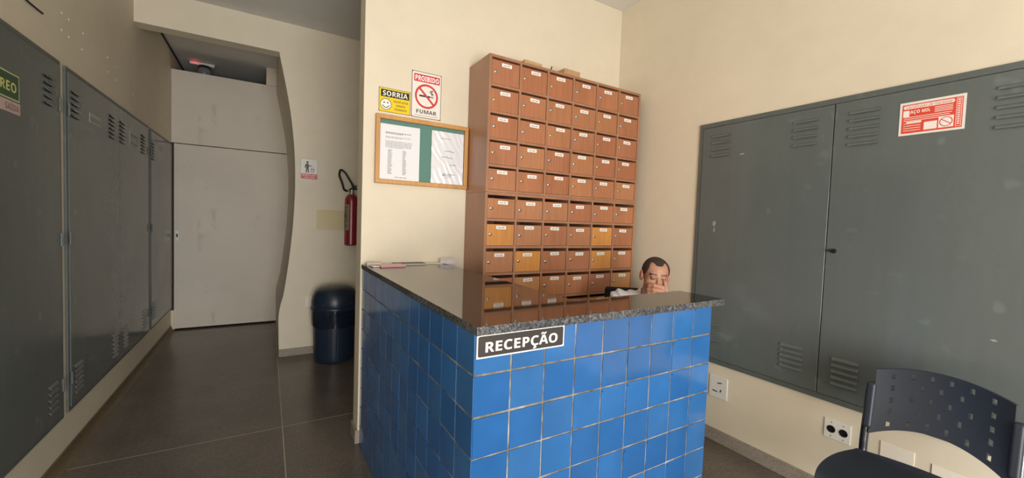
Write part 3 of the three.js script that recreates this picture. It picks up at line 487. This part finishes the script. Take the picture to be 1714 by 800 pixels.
// ------------------------------------------------------------------ waiting chair
{
  const cz = -0.492, g = thing('waiting_chair', 'black plastic waiting chair with perforated backrest against right wall', 'chair', [2.1, 0, cz]);
  // backrest: u along z, v up
  const zs = [-0.2, 0.2], topY = (s) => 0.858 - 0.035 * s * s, botY = (s) => 0.606 - 0.065 * s * s;
  const NU = 100, NV = 56;
  const at = (u, v) => { const s = u * 2 - 1, y = botY(s) + (topY(s) - botY(s)) * v; return V(0.255 - 0.045 * s * s * 1.0 + 0.035 * (v - 0.5) + 0.012 * Math.sin(v * Math.PI), y, zs[0] + (zs[1] - zs[0]) * u); };
  const holes = [];
  const cols = [0.13, 0.275, 0.42, 0.565, 0.71, 0.855];
  for (const u of cols) { holes.push([u, 0.88]); holes.push([u, 0.1]); }
  for (const v of [0.68, 0.49, 0.295]) { holes.push([cols[0], v]); holes.push([cols[5], v]); }
  for (const u of [0.345, 0.49, 0.635]) { holes.push([u, 0.69]); holes.push([u, 0.305]); }
  for (const u of [0.275, 0.42, 0.565, 0.71]) holes.push([u, 0.5]);
  const hs = holes.map(([u, v]) => [Math.round(u * NU), Math.round(v * NV)]);
  mesh('backrest', shell(NU, NV, at, 0.011, (i, j) => hs.some(([a, b]) => i >= a - 1 && i <= a + 1 && j >= b - 2 && j <= b + 2)), M.chairPlastic, g);
  for (const s of [-1, 1]) {
    const sl = mesh('post_sleeve', rbx(0.058, 0.2, 0.034, 0.012, 0, 0, 0, 3), M.chairPlastic, g); sl.position.set(0.226, 0.66, s * 0.209); sl.rotation.z = -0.14;
    mesh('back_post', tube([[0.232, 0.72, s * 0.217], [0.214, 0.6, s * 0.217], [0.2, 0.5, s * 0.217], [0.188, 0.445, s * 0.215], [0.15, 0.424, s * 0.212], [0.05, 0.42, s * 0.2], [-0.1, 0.42, s * 0.19]], 0.0155, 50, 12), s > 0 ? M.steel : M.blackSteel, g);
    mesh('leg', tube([[-0.13, 0.415, s * 0.19], [-0.17, 0.395, s * 0.192], [-0.19, 0.3, s * 0.2], [-0.215, 0.012, s * 0.215]], 0.0125, 30, 12), M.blackSteel, g);
    mesh('leg', tube([[0.06, 0.415, s * 0.19], [0.12, 0.395, s * 0.192], [0.15, 0.3, s * 0.2], [0.21, 0.012, s * 0.215]], 0.0125, 30, 12), M.blackSteel, g);
    for (const x of [-0.215, 0.21]) mesh('foot_cap', cyl(0.016, 0.018, 0.024, 16).translate(x, 0.012, s * 0.215), M.blackPlastic, g);
  }
  // seat: rounded outline, waterfall front
  const seat = shell(48, 48, (u, v) => {
    let a = u * 2 - 1, b = v * 2 - 1; const k = 0.42; const x0 = a * Math.sqrt(1 - k * b * b / 2), z0 = b * Math.sqrt(1 - k * a * a / 2);
    const x = -0.022 + x0 * 0.225, z = z0 * 0.262; const e = Math.max(0, -x0 - 0.55), r = Math.max(0, x0 - 0.75), sd = Math.max(0, Math.abs(z0) - 0.78);
    return V(x, 0.452 - 0.15 * e * e * 1.2 + 0.2 * r * r + 0.1 * sd * sd - 0.006 * (1 - x0 * x0) * (1 - z0 * z0), z);
  }, 0.009);
  mesh('seat', seat, M.chairPlastic, g);
  mesh('seat_rail', merge([rbx(0.3, 0.02, 0.03, 0.004, -0.03, 0.428, -0.14), rbx(0.3, 0.02, 0.03, 0.004, -0.03, 0.428, 0.14), rbx(0.03, 0.02, 0.4, 0.004, -0.1, 0.418, 0), rbx(0.03, 0.02, 0.4, 0.004, 0.06, 0.418, 0)]), M.blackSteel, g);
}

// ------------------------------------------------------------------ person behind the counter, on an office chair
const PX = 2.04, PZ = -1.68, TH = -0.63;
{
  const g = thing('office_chair', 'black office chair under the seated person', 'chair', [PX + 0.285 * 0.5, 0, PZ - 0.285 * 0.81], TH);
  const fab = std('#15161a', 0.9);
  mesh('seat', rbx(0.46, 0.07, 0.44, 0.03, 0, 0.395, 0.02, 3), fab, g);
  mesh('backrest', rbx(0.42, 0.4, 0.05, 0.022, 0, 0.77, -0.2, 3), fab, g);
  mesh('back_bar', tube([[0, 0.36, -0.1], [0, 0.37, -0.2], [0, 0.45, -0.245], [0, 0.75, -0.235]], 0.014, 24, 10), M.blackSteel, g);
  mesh('column', merge([cyl(0.025, 0.025, 0.2, 16).translate(0, 0.26, 0), cyl(0.04, 0.05, 0.08, 16).translate(0, 0.12, 0)]), M.blackSteel, g);
  for (let k = 0; k < 5; k++) { const a = k * Math.PI * 0.4; mesh('base_arm', rbx(0.25, 0.03, 0.035, 0.008, 0.125, 0, 0).rotateZ(-0.1).rotateY(a).translate(0, 0.1, 0), M.blackPlastic, g); mesh('castor', cyl(0.028, 0.028, 0.04, 16).rotateX(Math.PI / 2).rotateY(a).translate(0.235 * Math.cos(a), 0.0285, -0.235 * Math.sin(a)), M.blackPlastic, g); }
}
{
  const sm = (a, b, k) => { const h = Math.max(0, Math.min(1, 0.5 + 0.5 * (b - a) / k)); return b + (a - b) * h - k * h * (1 - h); };
  const caps = (p, a, b, r0, r1) => { const ax = b[0] - a[0], ay = b[1] - a[1], az = b[2] - a[2], dx = p[0] - a[0], dy = p[1] - a[1], dz = p[2] - a[2]; const t = Math.max(0, Math.min(1, (dx * ax + dy * ay + dz * az) / (ax * ax + ay * ay + az * az))); return Math.hypot(dx - ax * t, dy - ay * t, dz - az * t) - (r0 + (r1 - r0) * t); };
  const ell = (p, c, r) => { const x = (p[0] - c[0]) / r[0], y = (p[1] - c[1]) / r[1], z = (p[2] - c[2]) / r[2], k0 = Math.hypot(x, y, z), k1 = Math.hypot(x / r[0], y / r[1], z / r[2]); return k1 < 1e-9 ? -Math.min(...r) : k0 * (k0 - 1) / k1; };
  const sph = (p, c, r) => Math.hypot(p[0] - c[0], p[1] - c[1], p[2] - c[2]) - r;
  function polygonise(f, c, half, cell) {
    const n = Math.ceil(2 * half / cell) + 1, mc = new MarchingCubes(n, M.dark, false, false, 400000); mc.isolation = 0;
    for (let k = 0; k < n; k++) for (let j = 0; j < n; j++) for (let i = 0; i < n; i++) {
      const p = [c[0] + ((i - n / 2) / (n / 2)) * half, c[1] + ((j - n / 2) / (n / 2)) * half, c[2] + ((k - n / 2) / (n / 2)) * half];
      mc.field[i + j * n + k * n * n] = -f(p);
    }
    mc.update();
    const pos = new Float32Array(mc.count * 3);
    for (let i = 0; i < mc.count; i++) for (let q = 0; q < 3; q++) pos[i * 3 + q] = c[q] + mc.positionArray[i * 3 + q] * half;
    let g = new THREE.BufferGeometry(); g.setAttribute('position', new THREE.BufferAttribute(pos, 3)); g = mergeVertices(g, 1e-5); g.computeVertexNormals(); return g;
  }
  const person = thing('person', 'person in white shirt seated behind the counter, hand over mouth', 'person', [PX, 0, PZ], TH);
  const HC = [0, 1.118, 0.0];
  const tilt = -0.1, roll = 0.06; // head bowed and leaning a little
  const toHead = (p) => { let x = p[0] - HC[0], y = p[1] - HC[1], z = p[2] - HC[2]; const c = Math.cos(roll), s = Math.sin(roll); [x, y] = [c * x - s * y, s * x + c * y]; const c2 = Math.cos(tilt), s2 = Math.sin(tilt); [y, z] = [c2 * y - s2 * z, s2 * y + c2 * z]; return [x, y, z]; };
  const cran = (h) => sm(ell(h, [0, 0.028, -0.018], [0.073, 0.083, 0.096]), ell(h, [0, 0.045, 0.02], [0.064, 0.05, 0.066]), 0.03);
  const head = (p) => {
    const h = toHead(p);
    let d = cran(h);
    d = sm(d, ell(h, [0, -0.04, 0.022], [0.06, 0.076, 0.068]), 0.025);
    d = sm(d, caps(h, [-0.04, -0.075, 0.01], [-0.012, -0.1, 0.07], 0.02, 0.016), 0.025); d = sm(d, caps(h, [0.04, -0.075, 0.01], [0.012, -0.1, 0.07], 0.02, 0.016), 0.025);
    d = sm(d, caps(h, [-0.036, 0.022, 0.076], [0.036, 0.022, 0.076], 0.011, 0.011), 0.012);
    for (const s of [-1, 1]) { d = sm(d, sph(h, [s * 0.042, -0.03, 0.06], 0.024), 0.02); d = -sm(-d, sph(h, [s * 0.031, 0.002, 0.1], 0.015), 0.008); d = Math.min(d, ell(h, [s * 0.031, 0.0, 0.078], [0.014, 0.009, 0.011])); d = sm(d, ell(h, [s * 0.079, -0.002, -0.008], [0.013, 0.034, 0.021]), 0.006); d = -sm(-d, ell(h, [s * 0.09, 0.002, -0.003], [0.006, 0.02, 0.01]), 0.004); }
    d = sm(d, caps(h, [0, 0.008, 0.084], [0, -0.036, 0.104], 0.008, 0.012), 0.01); d = sm(d, sph(h, [-0.012, -0.042, 0.094], 0.009), 0.008); d = sm(d, sph(h, [0.012, -0.042, 0.094], 0.009), 0.008);
    d = sm(d, caps(h, [-0.02, -0.068, 0.084], [0.02, -0.068, 0.084], 0.007, 0.007), 0.008);
    return d;
  };
  const chain = (h, pts, rs, k = 0.004) => { let d = 9; for (let i = 0; i + 1 < pts.length; i++) d = sm(d, caps(h, pts[i], pts[i + 1], rs[i], rs[i + 1]), k); return d; };
  const UP = 0.018, WR = [0.038, -0.16 + UP, 0.116];
  const hand = (p) => { // left hand closed in front of the mouth
    const h0 = toHead(p), K = 1.1, h = [(h0[0] + 0.018 - 0.01) / K + 0.01, (h0[1] - UP + 0.09) / K - 0.09, (h0[2] - 0.004 - 0.12) / K + 0.12];
    const mcp = [[0.034, -0.058, 0.126], [0.033, -0.078, 0.135], [0.031, -0.098, 0.134], [0.03, -0.116, 0.126]];
    const pip = [[-0.012, -0.05, 0.13], [-0.016, -0.071, 0.14], [-0.014, -0.091, 0.14], [-0.007, -0.109, 0.132]];
    const dip = [[-0.033, -0.057, 0.116], [-0.038, -0.077, 0.124], [-0.035, -0.096, 0.124], [-0.025, -0.113, 0.118]];
    const tip = [[-0.028, -0.063, 0.1], [-0.032, -0.083, 0.106], [-0.03, -0.1, 0.106], [-0.02, -0.115, 0.103]];
    let palm = 9; for (const m of mcp) palm = sm(palm, caps(h, [0.052, -0.155, 0.111], m, 0.02, 0.0115), 0.012);
    let d = palm;
    for (let f = 0; f < 4; f++) { const c = chain(h, [mcp[f], pip[f], dip[f], tip[f]], [0.0112, 0.0104, 0.0094, 0.0084]); d = sm(d, c, 0.002); }
    d = sm(d, chain(h, [[0.056, -0.13, 0.118], [0.062, -0.092, 0.112], [0.056, -0.06, 0.104], [0.05, -0.036, 0.092]], [0.014, 0.0125, 0.0105, 0.009]), 0.008);
    return d * K;
  };
  // joints in the person's frame; +x is the person's left
  const inv = (h) => { const c2 = Math.cos(tilt), s2 = Math.sin(tilt); let [x, y, z] = h; [y, z] = [c2 * y + s2 * z, -s2 * y + c2 * z]; const c = Math.cos(roll), s = Math.sin(roll); [x, y] = [c * x + s * y, -s * x + c * y]; return [x + HC[0], y + HC[1], z + HC[2]]; };
  const W = inv(WR), SL = [0.17, 0.945, -0.13], SR = [-0.185, 0.94, -0.13], EL = [0.17, 0.73, 0.1], ER = [-0.235, 0.72, -0.02], WRr = [-0.12, 0.585, 0.17];
  const neck = (p) => caps(p, [0, 0.94, -0.1], [0, 1.07, -0.035], 0.062, 0.056);
  const arms = (p) => Math.min(sm(caps(p, SL, EL, 0.046, 0.038), caps(p, EL, W, 0.04, 0.024), 0.02), sm(caps(p, SR, ER, 0.046, 0.038), sm(caps(p, ER, WRr, 0.038, 0.025), chain(p, [WRr, [-0.1, 0.57, 0.21], [-0.09, 0.565, 0.25]], [0.025, 0.027, 0.018], 0.01), 0.01), 0.02));
  const torsoRaw = (p) => { let d = caps(p, [0, 0.85, -0.16], [0, 0.55, -0.27], 0.135, 0.14); d = sm(d, caps(p, [-0.13, 0.915, -0.14], [0.12, 0.915, -0.14], 0.075, 0.075), 0.08); d = sm(d, caps(p, [-0.1, 0.8, -0.13], [0.1, 0.8, -0.13], 0.1, 0.1), 0.06); return d; };
  const legs = (p) => { let d = 9; for (const s of [-1, 1]) d = Math.min(d, sm(caps(p, [s * 0.09, 0.52, -0.25], [s * 0.12, 0.5, 0.14], 0.085, 0.062), caps(p, [s * 0.12, 0.5, 0.14], [s * 0.12, 0.09, 0.12], 0.06, 0.042), 0.03)); return sm(d, caps(p, [-0.06, 0.54, -0.27], [0.06, 0.54, -0.27], 0.12, 0.12), 0.06); };
  const skinHead = polygonise((p) => Math.min(sm(head(p), neck(p), 0.02), sm(hand(p), caps(p, W, [(W[0] * 2 + EL[0]) / 3, (W[1] * 2 + EL[1]) / 3, (W[2] * 2 + EL[2]) / 3], 0.023, 0.031), 0.012)), [0.015, 1.105, 0.015], 0.185, 0.003);
  const skinBody = polygonise((p) => sm(Math.min(arms(p), neck(p)), torsoRaw(p) + 0.02, 0.03), [0, 0.75, -0.08], 0.42, 0.011);
  const paint = (g) => { // skin, brows, lashes, lips, beard shadow of cut stubble
    const p = g.attributes.position, c = new Float32Array(p.count * 3), base = new THREE.Color('#bd8a70'), brow = new THREE.Color('#4a332a'), lash = new THREE.Color('#3a2822'), stub = new THREE.Color('#a9776a'), ear = new THREE.Color('#bd7e6e');
    for (let i = 0; i < p.count; i++) {
      const q = [p.getX(i), p.getY(i), p.getZ(i)], h = toHead(q), col = base.clone();
      if (hand(q) > 0.004 && q[1] > 0.95) {
        const ax = Math.abs(h[0]);
        if (h[2] > 0.05 && ax > 0.012 && ax < 0.05 && Math.abs(h[1] - (0.024 + 0.003 * Math.cos((ax - 0.03) * 60))) < 0.0042) col.copy(brow);
        else if (h[2] > 0.06 && Math.abs(ax - 0.031) < 0.0135 && Math.abs(h[1] - 0.001) < 0.0032) col.copy(lash);
        else if (h[1] < -0.05 && h[2] > -0.02) col.copy(stub); else if (ax > 0.074) col.copy(ear);
      }
      c[i * 3] = col.r; c[i * 3 + 1] = col.g; c[i * 3 + 2] = col.b;
    }
    g.setAttribute('color', new THREE.BufferAttribute(c, 3)); return g;
  };
  mesh('body', mergeGeometries([paint(skinHead), paint(skinBody)]), phys('#ffffff', 0.5, { vertexColors: true }), person);
  const hair = polygonise((p) => {
    const h = toHead(p), ax = Math.abs(h[0]);
    const front = 0.082 - 0.5 * Math.max(0, 0.04 - ax) * 0.3 + (ax > 0.018 && ax < 0.05 ? 0.012 * Math.sin((ax - 0.018) / 0.032 * Math.PI) : 0); // receding temples
    const line = h[2] > 0.03 ? front - (ax > 0.05 ? (ax - 0.05) * 3.2 : 0) : h[2] > -0.012 ? 0.082 - (0.03 - h[2]) * 2.2 - (ax > 0.05 ? (ax - 0.05) * 2.5 : 0) : -0.012 - Math.max(0, -0.02 - h[2]) * 0.6;
    return Math.max(cran(h) - 0.0045, (line - h[1]) * 0.5);
  }, [HC[0], HC[1] + 0.03, HC[2] - 0.01], 0.14, 0.003);
  mesh('hair', hair, std('#3a2f2a', 0.9, { bumpMap: T.smooth, bumpScale: 0.001 }), person);
  const shirt = polygonise((p) => {
    let d = torsoRaw(p) - 0.006;
    d = sm(d, caps(p, SR, [SR[0] * 0.35 + ER[0] * 0.65, SR[1] * 0.35 + ER[1] * 0.65, SR[2] * 0.35 + ER[2] * 0.65], 0.066, 0.058), 0.03); d = sm(d, caps(p, SL, [SL[0] * 0.4 + EL[0] * 0.6, SL[1] * 0.4 + EL[1] * 0.6, SL[2] * 0.4 + EL[2] * 0.6], 0.064, 0.058), 0.03);
    d = sm(d, caps(p, [0, 0.96, -0.11], [0, 1.0, -0.09], 0.07, 0.066), 0.03);
    d += 0.006 * Math.sin(90 * p[0] + 60 * p[1] + 20 * p[2] + 2 * Math.sin(20 * p[1])) * (0.6 + 0.4 * Math.sin(14 * p[1] + 9 * p[2] + 1));
    return Math.max(d, -(neck(p) - 0.004), 0.5 - p[1]);
  }, [0, 0.77, -0.12], 0.33, 0.006);
  mesh('shirt', shirt, std('#dcdcdf', 0.85), person);
  mesh('trousers', polygonise((p) => Math.max(legs(p) - 0.01, p[1] - 0.6, 0.09 - p[1]), [0, 0.33, -0.06], 0.36, 0.011), std('#262a33', 0.9), person);
  for (const s of [-1, 1]) mesh('shoe', polygonise((p) => Math.max(sm(caps(p, [s * 0.12, 0.05, 0.09], [s * 0.125, 0.035, 0.27], 0.045, 0.036), caps(p, [s * 0.12, 0.05, 0.1], [s * 0.12, 0.11, 0.11], 0.045, 0.045), 0.02), 0.002 - p[1]), [s * 0.12, 0.1, 0.17], 0.17, 0.008), std('#17171a', 0.5), person);
}

renderer.render(scene, camera);
